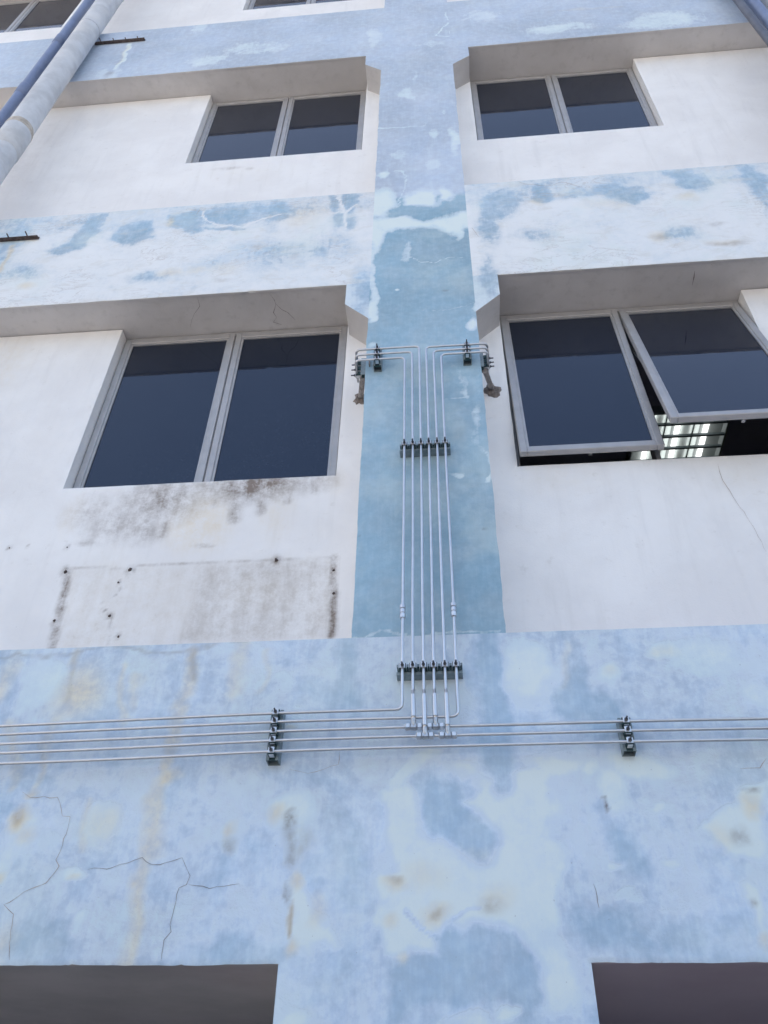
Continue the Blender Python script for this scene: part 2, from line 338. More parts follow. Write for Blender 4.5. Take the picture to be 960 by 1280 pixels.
  ('D','s',[(-1.399,3.508),(-1.4,3.443),0.005],0.3),('D','e',[(-1.688,3.853,0.022,0.027)],0.9),('D','e',[(-1.396,3.851,0.026,0.031)],0.9),
  ('D','e',[(-0.755,3.871,0.024,0.031)],0.9),('D','e',[(-0.501,3.801,0.017,0.021)],0.9),('D','e',[(-0.494,3.68,0.017,0.021)],0.9),
  ('D','e',[(-1.664,3.594,0.018,0.02)],0.9),('D','e',[(-1.433,3.783,0.014,0.017)],0.9),('D','e',[(-1.43,3.608,0.017,0.02)],0.9),
  ('D','e',[(-1.367,3.503,0.016,0.019)],0.9),('D','e',[(-1.993,4.006,0.012,0.015)],0.9),('D','e',[(-1.72,3.995,0.015,0.018)],0.9),
  ('D','e',[(-1.386,4.124,0.012,0.015)],0.9),('D','e',[(-1.91,4.006,0.008,0.01)],0.9),],
 'w1r': [
  ('D','e',[(1.75,5.497,0.081,0.099)],0.1),('O','e',[(0.501,4.266,0.21,0.098)],0.1),('O','e',[(1.292,4.213,0.134,0.141)],0.08),],
 'w2l': [
  ('D','e',[(-1.501,7.578,0.122,0.025)],0.3),('D','e',[(-1.335,7.539,0.036,0.025)],0.35),('D','e',[(-3.246,7.996,0.305,0.66)],0.08),
  ('O','e',[(-1.401,7.5,0.475,0.183)],0.06),],
 'w2r': [
  ('D','e',[(0.865,7.308,0.211,0.227)],0.04),],
 'w3': [
  ],
}
CRACKS = {
 'b0': [([(-1.455,2.762),(-1.421,2.742),(-1.399,2.741),(-1.375,2.745),(-1.354,2.739),(-1.328,2.741),(-1.313,2.72),(-1.303,2.699),(-1.294,2.678),(-1.267,2.675),(-1.265,2.655),(-1.264,2.639),(-1.264,2.619),(-1.269,2.604),(-1.266,2.582),(-1.269,2.563),(-1.275,2.538),(-1.259,2.519),(-1.268,2.499),(-1.275,2.488),(-1.286,2.469),(-1.299,2.463),(-1.317,2.457),(-1.334,2.45),(-1.349,2.443),(-1.361,2.432),(-1.373,2.422),(-1.385,2.413),(-1.401,2.407),(-1.378,2.39),(-1.361,2.379),(-1.359,2.364),(-1.355,2.346),(-1.355,2.33),(-1.348,2.312),(-1.348,2.297),(-1.343,2.286),(-1.338,2.267),(-1.333,2.254)],0.0018,0),
  ([(-1.164,2.508),(-1.145,2.512),(-1.125,2.511),(-1.104,2.508),(-1.089,2.512),(-1.067,2.521),(-1.041,2.526),(-1.022,2.534),(-0.999,2.542),(-0.984,2.529),(-0.964,2.52),(-0.938,2.519),(-0.922,2.525),(-0.904,2.529),(-0.888,2.534),(-0.872,2.54),(-0.86,2.52),(-0.85,2.504),(-0.837,2.485),(-0.844,2.459),(-0.865,2.45),(-0.869,2.43),(-0.867,2.414),(-0.869,2.393),(-0.87,2.377),(-0.872,2.36),(-0.873,2.346),(-0.866,2.327),(-0.883,2.305),(-0.882,2.288),(-0.882,2.269),(-0.88,2.25)],0.0015,1),
  ([(-0.837,2.459),(-0.816,2.456),(-0.792,2.454),(-0.771,2.447),(-0.751,2.452),(-0.728,2.453),(-0.706,2.457),(-0.68,2.46)],0.0014,1),
  ([(-0.562,2.82),(-0.543,2.816),(-0.519,2.81),(-0.5,2.805),(-0.475,2.81),(-0.448,2.818),(-0.427,2.828),(-0.402,2.833),(-0.399,2.853),(-0.401,2.878)],0.0013,0),
  ([(0.366,2.448),(0.37,2.431),(0.371,2.415),(0.37,2.4),(0.372,2.382)],0.0016,1),
  ([(0.867,2.79),(0.887,2.791),(0.907,2.791),(0.928,2.791),(0.938,2.804),(0.956,2.822)],0.0016,0)],
 'w1r': [([(1.205,4.319),(1.201,4.263),(1.201,4.219),(1.209,4.18),(1.216,4.15),(1.22,4.119),(1.226,4.089),(1.234,4.05),(1.244,4.028),(1.248,3.993),(1.254,3.963),(1.26,3.94),(1.263,3.914),(1.264,3.889),(1.271,3.859),(1.27,3.828),(1.275,3.806)],0.0018,0)],
 'b1': [([(0.509,6.668),(0.537,6.629),(0.572,6.607),(0.607,6.607),(0.644,6.582),(0.675,6.576),(0.715,6.575),(0.759,6.601),(0.792,6.603),(0.831,6.573),(0.879,6.529)],0.003,0),
  ([(0.204,6.143),(0.236,6.041)],0.004,0),
  ([(-1.496,6.604),(-1.507,6.545)],0.005,0)],
 'soffit': [([(-0.945,0.021),(-0.926,0.064),(-0.922,0.096),(-0.946,0.148),(-0.934,0.181)],0.004,1),
  ([(-0.925,0.085),(-0.897,0.13),(-0.864,0.154),(-0.831,0.206)],0.005,1),
  ([(-0.934,0.181),(-0.958,0.212),(-0.915,0.232)],0.004,1),
  ([(-1.353,0.016),(-1.354,0.074),(-1.4,0.124),(-1.423,0.161),(-1.445,0.209)],0.0035,1),
  ([(1.372,0.058),(1.375,0.097),(1.375,0.147)],0.006,1)],
}
PLUGS = [(-1.688, 3.853, 0.0066), (-1.396, 3.851, 0.0077), (-0.755, 3.871, 0.0077), (-0.501, 3.801, 0.0055), (-0.494, 3.68, 0.0055), (-1.664, 3.594, 0.0055), (-1.433, 3.783, 0.0044), (-1.43, 3.608, 0.0055), (-1.367, 3.503, 0.0055), (-1.993, 4.006, 0.0033), (-1.72, 3.995, 0.0033)]


def wear_masks(x, z, key, base):
    """R pale, G ochre, B grime at points x, z of one surface"""
    wa = .03 if key and key[0] == 'w' else .11
    wx = x + wa*(fbm(x, z, 6, 5, 11) - .5)
    wz = z + wa*(fbm(x, z, 6, 5, 23) - .5)
    P = np.full(x.shape, float(base))
    O = np.zeros(x.shape); D = np.zeros(x.shape)
    for ch, kind, pts, s in FEATS.get(key, []):
        if kind == 'e':
            cx, cz, rx, rz = pts[0]
            d = np.hypot((wx-cx)/max(rx, .004), (wz-cz)/max(rz, .004))
            f = np.clip(1.5 - d, 0, 1); soft = np.clip(1.25 - d, 0, 1)
        elif kind == 's':
            w = max(pts[-1], .004)
            d = np.full(x.shape, 9.0)
            for a, b in zip(pts[:-2], pts[1:-1]):
                d = np.minimum(d, seg_dist(wx, wz, a, b))
            d = d / w
            f = np.clip(1.5 - d, 0, 1); soft = np.clip(1.25 - d, 0, 1)
        else:
            d = np.full(x.shape, 9.0); ins = np.zeros(x.shape, bool)
            q = pts + [pts[0]]
            for a, b in zip(q[:-1], q[1:]):
                d = np.minimum(d, seg_dist(wx, wz, a, b))
                if a[1] != b[1]:
                    c = ((a[1] > wz) != (b[1] > wz)) & (wx < (b[0]-a[0])*(wz-a[1])/(b[1]-a[1]) + a[0])
                    ins ^= c
            f = np.clip(.5 + np.where(ins, d, -d)/(.09 if key == 'col' else .05), 0, 1); soft = f
        if ch == 'P': P = np.maximum(P, s*f)
        elif ch == 'B': P = P*(1-s*f*.9)
        elif ch == 'O': O = np.maximum(O, s*soft)
        else: D = np.maximum(D, s*soft)
    return np.clip(P, 0, 1), np.clip(O, 0, 1), np.clip(D, 0, 1.5)

# ------------------------------------------------------------------ materials
def new_mat(name):
    mt = bpy.data.materials.new(name)
    mt.use_nodes = True
    nt = mt.node_tree
    return mt, nt, nt.nodes['Principled BSDF']

class N:
    def __init__(s, nt): s.nt = nt
    def n(s, t, **k):
        x = s.nt.nodes.new(t)
        for a, b in k.items(): setattr(x, a, b)
        return x
    def put(s, sock, v):
        if isinstance(v, bpy.types.NodeSocket): s.nt.links.new(v, sock)
        elif isinstance(v, (tuple, list)) and len(v) == 3 and sock.type == 'RGBA': sock.default_value = (*v, 1)
        else: sock.default_value = v
    def math(s, op, a, b=0.0, c=None, clamp=False):
        x = s.n('ShaderNodeMath', operation=op, use_clamp=clamp)
        s.put(x.inputs[0], a); s.put(x.inputs[1], b)
        if c is not None: s.put(x.inputs[2], c)
        return x.outputs[0]
    def mix(s, f, a, b, blend='MIX'):
        x = s.n('ShaderNodeMix', data_type='RGBA', blend_type=blend)
        s.put(x.inputs[0], f); s.put(x.inputs[6], a); s.put(x.inputs[7], b)
        return x.outputs[2]
    def noise(s, vec, scale, detail=4, rough=.5, dist=0.0):
        x = s.n('ShaderNodeTexNoise')
        s.put(x.inputs['Vector'], vec)
        x.inputs['Scale'].default_value = scale; x.inputs['Detail'].default_value = detail
        x.inputs['Roughness'].default_value = rough; x.inputs['Distortion'].default_value = dist
        return x.outputs[0]
    def step(s, v, lo, hi, to0=0.0, to1=1.0):
        x = s.n('ShaderNodeMapRange', interpolation_type='SMOOTHSTEP')
        s.put(x.inputs[0], v); s.put(x.inputs[1], lo); s.put(x.inputs[2], hi); s.put(x.inputs[3], to0); s.put(x.inputs[4], to1)
        return x.outputs[0]
    def scaled(s, vec, sc, loc=(0, 0, 0)):
        x = s.n('ShaderNodeMapping')
        s.put(x.inputs[0], vec); x.inputs['Scale'].default_value = sc; x.inputs['Location'].default_value = loc
        return x.outputs[0]
    def bump(s, h, strength, dist, bsdf):
        x = s.n('ShaderNodeBump')
        x.inputs['Strength'].default_value = strength; x.inputs['Distance'].default_value = dist
        s.put(x.inputs['Height'], h)
        s.put(bsdf.inputs['Normal'], x.outputs[0])

SKYBLUE = (0.385, 0.495, 0.61)
MIDBLUE = (0.53, 0.615, 0.725)
TEAL = (0.295, 0.425, 0.52)
LAVENDER = (0.45, 0.52, 0.625)
PALE = (0.60, 0.71, 0.75)
CREAM = (0.695, 0.765, 0.75)

def make_paint():
    """old blue masonry paint: faded patches, water stains, brush marks"""
    mt, nt, b = new_mat('weathered_blue_paint')
    g = N(nt)
    co = g.n('ShaderNodeTexCoord').outputs['Object']
    aw = g.n('ShaderNodeVertexColor', layer_name='wear')
    at = g.n('ShaderNodeVertexColor', layer_name='tone')
    sw = g.n('ShaderNodeSeparateColor'); g.put(sw.inputs[0], aw.outputs[0])
    st = g.n('ShaderNodeSeparateColor'); g.put(st.inputs[0], at.outputs[0])
    n1 = g.noise(co, 4.5, 9, .68, .4)
    n2 = g.noise(co, 22, 8, .65)
    n3 = g.noise(g.scaled(co, (1, 1, 1), (4.2, 1, 7.7)), 1.6, 6, .6)
    brush = g.noise(g.scaled(co, (70, 70, 5)), 1.0, 5, .65)
    nb = g.math('MULTIPLY_ADD', n1, 1.0, g.math('MULTIPLY_ADD', n2, .42, -.71))
    nb2 = g.math('MULTIPLY_ADD', brush, .16, g.math('SUBTRACT', nb, .08))
    v = g.math('ADD', sw.outputs[0], nb2)
    crisp = g.step(v, .47, .56)
    pale = g.math('ADD', g.math('MULTIPLY', g.step(v, .34, .80), .62), g.math('MULTIPLY', crisp, .38))
    pale2 = g.step(v, .62, 1.0)
    base = g.mix(g.step(v, .10, .50), SKYBLUE, MIDBLUE)
    base = g.mix(st.outputs[0], base, TEAL)
    base = g.mix(st.outputs[1], base, LAVENDER)
    # uneven pigment
    tint = g.step(n3, .3, .7, .90, 1.10)
    hsv = g.n('ShaderNodeHueSaturation'); g.put(hsv.inputs['Color'], base)
    g.put(hsv.inputs['Value'], g.math('MULTIPLY', tint, g.step(n2, .25, .75, .94, 1.06)))
    g.put(hsv.inputs['Saturation'], g.step(n1, .3, .7, 1.14, .88))
    base = hsv.outputs[0]
    # a thin chalky veil where paint has bleached
    veil = g.step(g.math('MULTIPLY_ADD', brush, .5, g.math('MULTIPLY', n2, .6)), .48, .75, 0.0, .34)
    base = g.mix(g.math('MULTIPLY', veil, g.math('SUBTRACT', 1.0, g.math('MULTIPLY', st.outputs[0], .55))), base, PALE)
    palec = g.mix(g.step(n3, .35, .65), PALE, (.60, .685, .76))
    palec = g.mix(st.outputs[2], palec, g.mix(g.step(n3, .35, .65), (.76, .77, .775), (.69, .73, .76)))
    col = g.mix(g.math('MULTIPLY', pale, .92), base, palec)
    col = g.mix(g.math('MULTIPLY', pale2, .8), col, g.mix(st.outputs[2], CREAM, (.765, .785, .80)))
    # rim of lifted paint round the faded patches
    rim = g.math('MULTIPLY', g.step(v, .40, .47), g.step(v, .47, .56, 1.0, 0.0))
    col = g.mix(g.math('MULTIPLY', rim, .12), col, (.78, .83, .83))
    # scaling lines on the flaking beam
    sc = g.noise(g.scaled(co, (1.0, 1.0, 2.6)), 3.4, 7, .66, 1.2)
    ridge = g.step(g.math('ABSOLUTE', g.math('SUBTRACT', sc, .5)), .0, .016, 1.0, 0.0)
    gate = g.step(g.noise(co, 2.2, 3, .5), .46, .62)
    col = g.mix(g.math('MULTIPLY', g.math('MULTIPLY', ridge, gate), g.math('MULTIPLY', st.outputs[2], .55)), col, (.42, .39, .385))
    # patchy repairs and mineral bloom on the flaking beam
    mot = g.step(g.noise(g.scaled(co, (1, 1, 1.8), (3, 0, 5)), 7, 8, .68, .6), .5, .68)
    col = g.mix(g.math('MULTIPLY', mot, g.math('MULTIPLY', st.outputs[2], .42)), col, (.60, .60, .575))
    gre = g.step(g.noise(g.scaled(co, (1, 1, 1), (9, 2, 1)), 2.7, 6, .6), .5, .68)
    col = g.mix(g.math('MULTIPLY', gre, g.math('SUBTRACT', .26, g.math('MULTIPLY', st.outputs[1], .2))), col, (.62, .72, .70))
    # ochre water stains and dark grime
    och = g.math('MULTIPLY', sw.outputs[1], g.step(g.math('MULTIPLY_ADD', n2, .7, g.math('MULTIPLY', n1, .5)), .38, .74, .35, 1.0))
    col = g.mix(g.math('MULTIPLY', och, .95, clamp=True), col, g.mix(g.step(n2, .3, .7), (.60, .47, .30), (.74, .66, .48)))
    gr = g.math('MULTIPLY', sw.outputs[2], g.step(n2, .34, .62, .35, 1.15), clamp=True)
    col = g.mix(gr, col, (.17, .14, .125))
    # specks of dirt
    sp = g.noise(co, 95, 2, .4)
    col = g.mix(g.step(sp, .735, .79, 0.0, .45), col, (.25, .26, .30))
    g.put(b.inputs['Base Color'], col)
    g.put(b.inputs['Roughness'], g.step(n2, .3, .7, .78, .94))
    b.inputs['Specular IOR Level'].default_value = .22
    h = g.math('ADD', g.math('MULTIPLY', g.noise(co, 140, 6, .6), .5), g.math('MULTIPLY_ADD', brush, .5, g.math('MULTIPLY', crisp, -.9)))
    h = g.math('ADD', h, g.math('MULTIPLY', ridge, g.math('MULTIPLY', st.outputs[2], -.8)))
    g.bump(h, .32, .004, b)
    return mt

def make_white(name, c0, c1, dirt=.35, attr=True):
    """white masonry paint with grime"""
    mt, nt, b = new_mat(name)
    g = N(nt)
    co = g.n('ShaderNodeTexCoord').outputs['Object']
    n1 = g.noise(co, 2.4, 7, .62, .3)
    n2 = g.noise(co, 19, 8, .66)
    run = g.noise(g.scaled(co, (16, 16, 1.6)), 1.0, 5, .6)
    col = g.mix(g.step(n1, .3, .7), c0, c1)
    col = g.mix(g.step(run, .50, .78, 0, dirt*.9), col, tuple(x*.87 for x in c1))
    col = g.mix(g.step(n2, .58, .8, 0, dirt), col, (.52, .50, .47))
    if attr:
        aw = g.n('ShaderNodeVertexColor', layer_name='wear')
        sw = g.n('ShaderNodeSeparateColor'); g.put(sw.inputs[0], aw.outputs[0])
        grain = g.noise(co, 75, 6, .75)
        rr = g.step(g.math('ADD', g.math('MULTIPLY_ADD', n2, .6, g.math('MULTIPLY', run, .45)), g.math('MULTIPLY', grain, .35)), .5, .92, .12, 1.45)
        col = g.mix(g.math('MULTIPLY', sw.outputs[1], rr, clamp=True), col, (.72, .60, .40))
        col = g.mix(g.math('MULTIPLY', sw.outputs[2], rr, clamp=True), col, (.23, .19, .165))
    sp = g.noise(co, 80, 2, .4)
    col = g.mix(g.step(sp, .74, .80, 0.0, .35), col, (.3, .29, .29))
    g.put(b.inputs['Base Color'], col)
    b.inputs['Roughness'].default_value = .88
    b.inputs['Specular IOR Level'].default_value = .2
    g.bump(g.math('ADD', g.noise(co, 120, 6, .6), g.math('MULTIPLY', n2, .8)), .25, .004, b)
    return mt

def make_plain(name, c, rough=.6, metal=0.0, var=.08, scale=20, spec=.4, bump=.05, emis=None, dirt=None):
    mt, nt, b = new_mat(name)
    g = N(nt)
    co = g.n('ShaderNodeTexCoord').outputs['Object']
    n = g.noise(co, scale, 6, .6)
    lo = tuple(x*(1-var) for x in c); hi = tuple(min(1, x*(1+var)) for x in c)
    col = g.mix(g.step(n, .3, .7), lo, hi)
    if dirt:
        col = g.mix(g.step(g.noise(co, scale*.31, 7, .65), .5, .72, 0, dirt[1]), col, dirt[0])
    g.put(b.inputs['Base Color'], col)
    g.put(b.inputs['Roughness'], g.step(n, .2, .8, max(0, rough-.06), min(1, rough+.06)))
    b.inputs['Metallic'].default_value = metal
    b.inputs['Specular IOR Level'].default_value = spec
    if bump: g.bump(g.noise(co, scale*5, 5, .6), bump, .003, b)
    if emis:
        b.inputs['Emission Color'].default_value = (*emis[0], 1)
        b.inputs['Emission Strength'].default_value = emis[1]
    return mt

PAINT = make_paint()
WHITE = make_white('white_wall_paint', (.815, .81, .805), (.745, .735, .73), .38)
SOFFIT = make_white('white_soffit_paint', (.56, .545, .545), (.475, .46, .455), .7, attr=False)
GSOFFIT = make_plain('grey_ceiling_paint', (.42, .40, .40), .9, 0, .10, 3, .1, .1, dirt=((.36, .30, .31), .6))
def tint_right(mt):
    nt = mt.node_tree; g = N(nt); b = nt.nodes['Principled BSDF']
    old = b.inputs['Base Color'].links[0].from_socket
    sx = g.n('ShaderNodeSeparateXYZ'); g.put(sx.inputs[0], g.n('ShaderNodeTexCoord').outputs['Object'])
    g.put(b.inputs['Base Color'], g.mix(g.step(sx.outputs[0], .25, .40), old, g.mix(.5, old, (.50, .36, .43))))  # mauve puts a reddish reflection into the ceiling colour on the right
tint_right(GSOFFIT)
ALU = make_plain('grey_aluminium', (.40, .395, .40), .45, .35, .07, 14, .4, .02)
STEEL = make_plain('stainless_steel', (.60, .60, .61), .36, 1.0, .05, 40, .5, 0)
STEEL_D = make_plain('zinc_plated_steel', (.45, .46, .48), .38, 1.0, .2, 90, .5, .03)
CHANNEL = make_plain('painted_steel_channel', (.20, .25, .27), .5, .2, .2, 30, .4, .05)
CLAMP = make_plain('dark_green_plastic', (.018, .05, .055), .5, 0, .3, 60, .4, 0)
BOLT = make_plain('dark_bolt_steel', (.10, .10, .11), .45, .8, .3, 80, .4, 0)
MORTAR = make_plain('rough_mortar', (.20, .175, .16), .95, 0, .35, 45, .1, .9)
RUST = make_plain('rusted_steel', (.10, .08, .075), .8, .2, .4, 60, .2, .4)
POST = make_plain('dirty_galvanised_steel', (.30, .28, .27), .6, .4, .25, 40, .3, .1)
PVC = make_plain('blue_plastic_pipe', (.16, .205, .33), .45, 0, .14, 6, .4, .05, dirt=((.24, .27, .36), .4))
OLDPIPE = make_plain('chalky_pipe_paint', (.52, .54, .57), .85, 0, .13, 7, .2, .25, dirt=((.64, .635, .63), .7))
PIPEMORTAR = make_plain('tan_joint_mortar', (.45, .41, .36), .95, 0, .2, 25, .1, .6)
SHADETUBE = make_plain('dark_grey_shade_tube', (.10, .11, .14), .5, 0, .2, 10, .4, .05)
ROOM = make_plain('dark_room_paint', (.42, .43, .52), .9, 0, .1, 3, .1, 0)
CONC = make_plain('concrete_yard', (.265, .263, .26), .9, 0, .12, 1.3, .2, .2, dirt=((.20, .195, .185), .5))
CRACKD = make_plain('dark_crack', (.22, .20, .205), .95, 0, .3, 90, .05, 0)
CRACKB = make_plain('brown_crack', (.36, .29, .25), .95, 0, .3, 90, .05, 0)
REFLECTOR = make_plain('louvre_aluminium', (.55, .61, .60), .36, 1.0, .05, 10, .5, 0)
HOUSING = make_plain('white_light_housing', (.38, .42, .42), .5, 0, .03, 10, .4, 0)
TUBE = make_plain('fluorescent_tube', (.9, .9, .9), .4, 0, 0, 5, .4, 0, emis=((1, .99, .97), .5))

def make_glass():
    """dark coated window glass"""
    mt, nt, b = new_mat('tinted_window_glass')
    g = N(nt)
    co = g.n('ShaderNodeTexCoord').outputs['Object']
    n = g.noise(co, 3.0, 6, .6)
    dust = g.step(g.noise(co, 60, 6, .7), .5, .8, 0, .05)
    col = g.mix(dust, g.mix(n, (.008, .011, .022), (.014, .019, .034)), (.20, .21, .23))
    g.put(b.inputs['Base Color'], col)
    g.put(b.inputs['Roughness'], g.step(n, .3, .7, .015, .05))
    b.inputs['IOR'].default_value = 1.52
    b.inputs['Specular IOR Level'].default_value = .62
    b.inputs['Specular Tint'].default_value = (.64, .80, 1.0, 1)
    return mt
GLASS = make_glass()

# ------------------------------------------------------------------ the ground
gm = MB(); gm.box(-300, 300, -300, 300, -.3, 0)
tag(gm.build('ground', CONC), 'plain concrete yard in front of the building', 'ground', kind='structure')

# ------------------------------------------------------------------ the building
building = empty('office_building', 'white office block with faded blue beams and a central blue column', 'building')

def spans(breaks, fine, step, lo, hi):
    """grid lines through the breaks; fine step inside lo..hi, coarse outside"""
    b = sorted(set([round(x, 4) for x in breaks] + [x for x in (lo, hi) if min(breaks) < x < max(breaks)]))
    out = [b[0]]
    for a, c in zip(b, b[1:]):
        s = fine if (a >= lo - 1e-6 and c <= hi + 1e-6) else step
        n = max(1, int(round((c-a)/s)))
        out += [a + (c-a)*i/n for i in range(1, n+1)]
    return np.array(out)

def slab(name, parent, x0, x1, z0, z1, y0, y1, mats, key=None, base=.4, tone=None, holes=(), fine=.011,
         lo=-4.6, hi=2.9, wob=.0025, zlow=None, flat=(), top=True, vwob=()):
    """a wall, beam or column: a fine front sheet with irregular arrises, plus its other faces.
    zlow(x) lets the underside slope."""
    xb = [x0, x1]; zb = [z0, z1]
    for h in holes: xb += [h[0], h[1]]; zb += [h[2], h[3]]
    xs = spans(xb, fine, .25, lo, hi)
    zs = spans([q for q in zb if z0 <= q <= z1], fine, fine, -99, 99)
    nx, nz = len(xs), len(zs)
    X, Z = np.meshgrid(xs, zs)
    if zlow:
        Zl = np.array([zlow(x) for x in xs])
        Z = Zl[None, :] + (Z - z0)/(z1-z0)*(z1 - Zl[None, :])
    Y = np.full(X.shape, float(y0))
    Xo, Zo = X.copy(), Z.copy()
    e = (fbm(X, Z, 9, 4, 31) - .5)
    chip = np.clip(fbm(X, Z, 22, 3, 77) - .66, 0, 1) * .05
    free = np.ones(nx)                       # no worn arris where another member butts on
    for fa, fb in flat: free[(xs >= fa - 1e-4) & (xs <= fb + 1e-4)] = 0
    Z[0] += (e[0]*wob*3.5 + chip[0]*.6*(wob > 0))*free; Y[0] += (.003 + chip[0]*.3)*free*(wob > 0)
    Z[-1] -= np.abs(e[-1])*wob*1.5*free
    for h in holes:
        j0, j1 = np.argmin(abs(xs-h[0])), np.argmin(abs(xs-h[1])); i0, i1 = np.argmin(abs(zs-h[2])), np.argmin(abs(zs-h[3]))
        for jj in (j0, j1): X[i0:i1+1, jj] += e[i0:i1+1, jj]*wob*1.5; Y[i0:i1+1, jj] += .002
        Z[i0, j0:j1+1] += e[i0, j0:j1+1]*wob*2; Y[i0, j0:j1+1] += .002
    for za, zb in vwob:                      # hand-trowelled upright arrises
        w_ = (Zo[:, 0] > za) & (Zo[:, 0] < zb)
        for j in (0, -1): X[w_, j] += e[w_, j]*.011
    front = np.stack([X, Y, Z], -1).reshape(-1, 3)
    idx = np.arange(nx*nz).reshape(nz, nx)
    keep = np.ones((nz-1, nx-1), bool)
    hidx = []
    for h in holes:
        j0, j1 = np.argmin(abs(xs-h[0])), np.argmin(abs(xs-h[1])); i0, i1 = np.argmin(abs(zs-h[2])), np.argmin(abs(zs-h[3]))
        keep[i0:i1, j0:j1] = False
        hidx.append((i0, i1, j0, j1))
    A, B, C, D = idx[:-1, :-1][keep], idx[:-1, 1:][keep], idx[1:, 1:][keep], idx[1:, :-1][keep]
    faces = [tuple(q) for q in np.stack([A, B, C, D], -1).tolist()]
    nfront = len(faces)
    extra = []
    def strip(line, flip):
        base_i = nx*nz + len(extra); nl = len(line)
        for i in line: extra.append(tuple(front[i]))
        for i in line:
            p = front[i]; extra.append((p[0], y1, p[2]))
        for k in range(nl-1):
            q = (base_i+k, base_i+nl+k, base_i+nl+k+1, base_i+k+1)
            faces.append(q if flip else q[::-1])
    if zlow or wob == 0:
        strip(list(idx[0]), True)
    else:                                    # underside: worn arris, plaster edge with a fine step, then the soffit
        b0_ = nx*nz + len(extra)
        rows = [(front[idx[0], 1], front[idx[0], 2])] + [(np.full(nx, y0 + dy), Zo[0] + dz) for dy, dz in ((.016, 0), (.0175, .004), (y1 - y0, .004))]
        for ry, rz in rows:
            for j in range(nx): extra.append((xs[j], float(ry[j]), float(rz[j])))
        for r_ in range(3):
            for j in range(nx-1):
                a_ = b0_ + r_*nx + j
                faces.append((a_, a_+nx, a_+nx+1, a_+1))
    if top: strip(list(idx[-1]), False)
    strip(list(idx[:, 0]), False); strip(list(idx[:, -1]), True)
    for i0, i1, j0, j1 in hidx:
        strip(list(idx[i0:i1+1, j0]), True); strip(list(idx[i0:i1+1, j1]), False)
        strip(list(idx[i0, j0:j1+1]), False)
        if i1 < nz-1: strip(list(idx[i1, j0:j1+1]), True)
    me = bpy.data.meshes.new(name)
    verts = np.concatenate([front, np.array(extra)]) if extra else front
    me.from_pydata(verts.tolist(), [], faces)
    n = len(verts)
    P, O, Dm = wear_masks(Xo.ravel(), Zo.ravel(), key, base)
    w = np.zeros((n, 4), np.float32); w[:, 3] = 1; w[:, 0] = base
    w[:nx*nz, 0], w[:nx*nz, 1], w[:nx*nz, 2] = P, O, Dm
    a = me.color_attributes.new('wear', 'FLOAT_COLOR', 'POINT'); a.data.foreach_set('color', w.ravel())
    t = np.zeros((n, 4), np.float32); t[:, 3] = 1
    if tone is not None:
        tt = tone(Xo.ravel(), Zo.ravel())
        for c in range(3): t[:nx*nz, c] = tt[c]
    a = me.color_attributes.new('tone', 'FLOAT_COLOR', 'POINT'); a.data.foreach_set('color', t.ravel())
    mi = np.zeros(len(faces), np.int32); mi[nfront:] = 1
    sm = np.zeros(len(faces), bool); sm[:nfront] = True
    o = link(name, me, parent, mats)
    me.polygons.foreach_set('material_index', mi)
    me.polygons.foreach_set('use_smooth', sm)
    me.update()
    return o

XL, XR = -.380, .182                      # column
B0, B0T = 2.240, 3.325                    # beams: underside, top
B1, B1T = 5.643, 6.665
B2, B2T = 8.945, 10.035
B3, B3T = 12.245, 13.3
LX, RX = -7.0, 5.0
WY = .20                                  # wall plane behind the beam face

zero = lambda x, z: (0*x, 0*x, 0*x)
def tone_b1(x, z):
    return (np.full(x.shape, .5), 0*x, np.full(x.shape, 1.0))
def tone_b2(x, z): return (0*x, np.full(x.shape, 1.0), np.full(x.shape, .15))
def tone_col(x, z):
    e = z + .06*(fbm(x, z, 6, 4, 3) - .5)
    t = np.clip((6.60 - e)/.06, 0, 1)
    return (t, 1-t, 0*x)
def tone_hau(x, z):
    return (np.full(x.shape, .4), 0*x, np.full(x.shape, .3))

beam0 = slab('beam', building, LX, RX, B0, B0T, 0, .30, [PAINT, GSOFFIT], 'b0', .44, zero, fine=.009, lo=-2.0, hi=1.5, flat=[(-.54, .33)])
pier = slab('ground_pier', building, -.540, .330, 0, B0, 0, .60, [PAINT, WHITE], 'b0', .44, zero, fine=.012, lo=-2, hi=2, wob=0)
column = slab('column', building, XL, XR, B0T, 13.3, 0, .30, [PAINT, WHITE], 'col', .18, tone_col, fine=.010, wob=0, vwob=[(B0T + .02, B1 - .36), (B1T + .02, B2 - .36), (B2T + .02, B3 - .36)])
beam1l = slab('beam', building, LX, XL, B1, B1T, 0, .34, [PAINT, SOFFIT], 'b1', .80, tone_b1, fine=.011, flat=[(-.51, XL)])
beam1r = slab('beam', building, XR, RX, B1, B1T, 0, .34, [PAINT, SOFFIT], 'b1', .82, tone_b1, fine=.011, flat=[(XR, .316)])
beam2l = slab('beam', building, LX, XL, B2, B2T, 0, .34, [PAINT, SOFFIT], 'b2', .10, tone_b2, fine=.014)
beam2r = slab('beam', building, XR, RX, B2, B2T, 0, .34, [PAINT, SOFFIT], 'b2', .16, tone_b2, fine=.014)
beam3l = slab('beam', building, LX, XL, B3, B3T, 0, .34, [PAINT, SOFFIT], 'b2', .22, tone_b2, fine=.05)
beam3r = slab('beam', building, XR, RX, B3, B3T, 0, .34, [PAINT, SOFFIT], 'b2', .22, tone_b2, fine=.05)
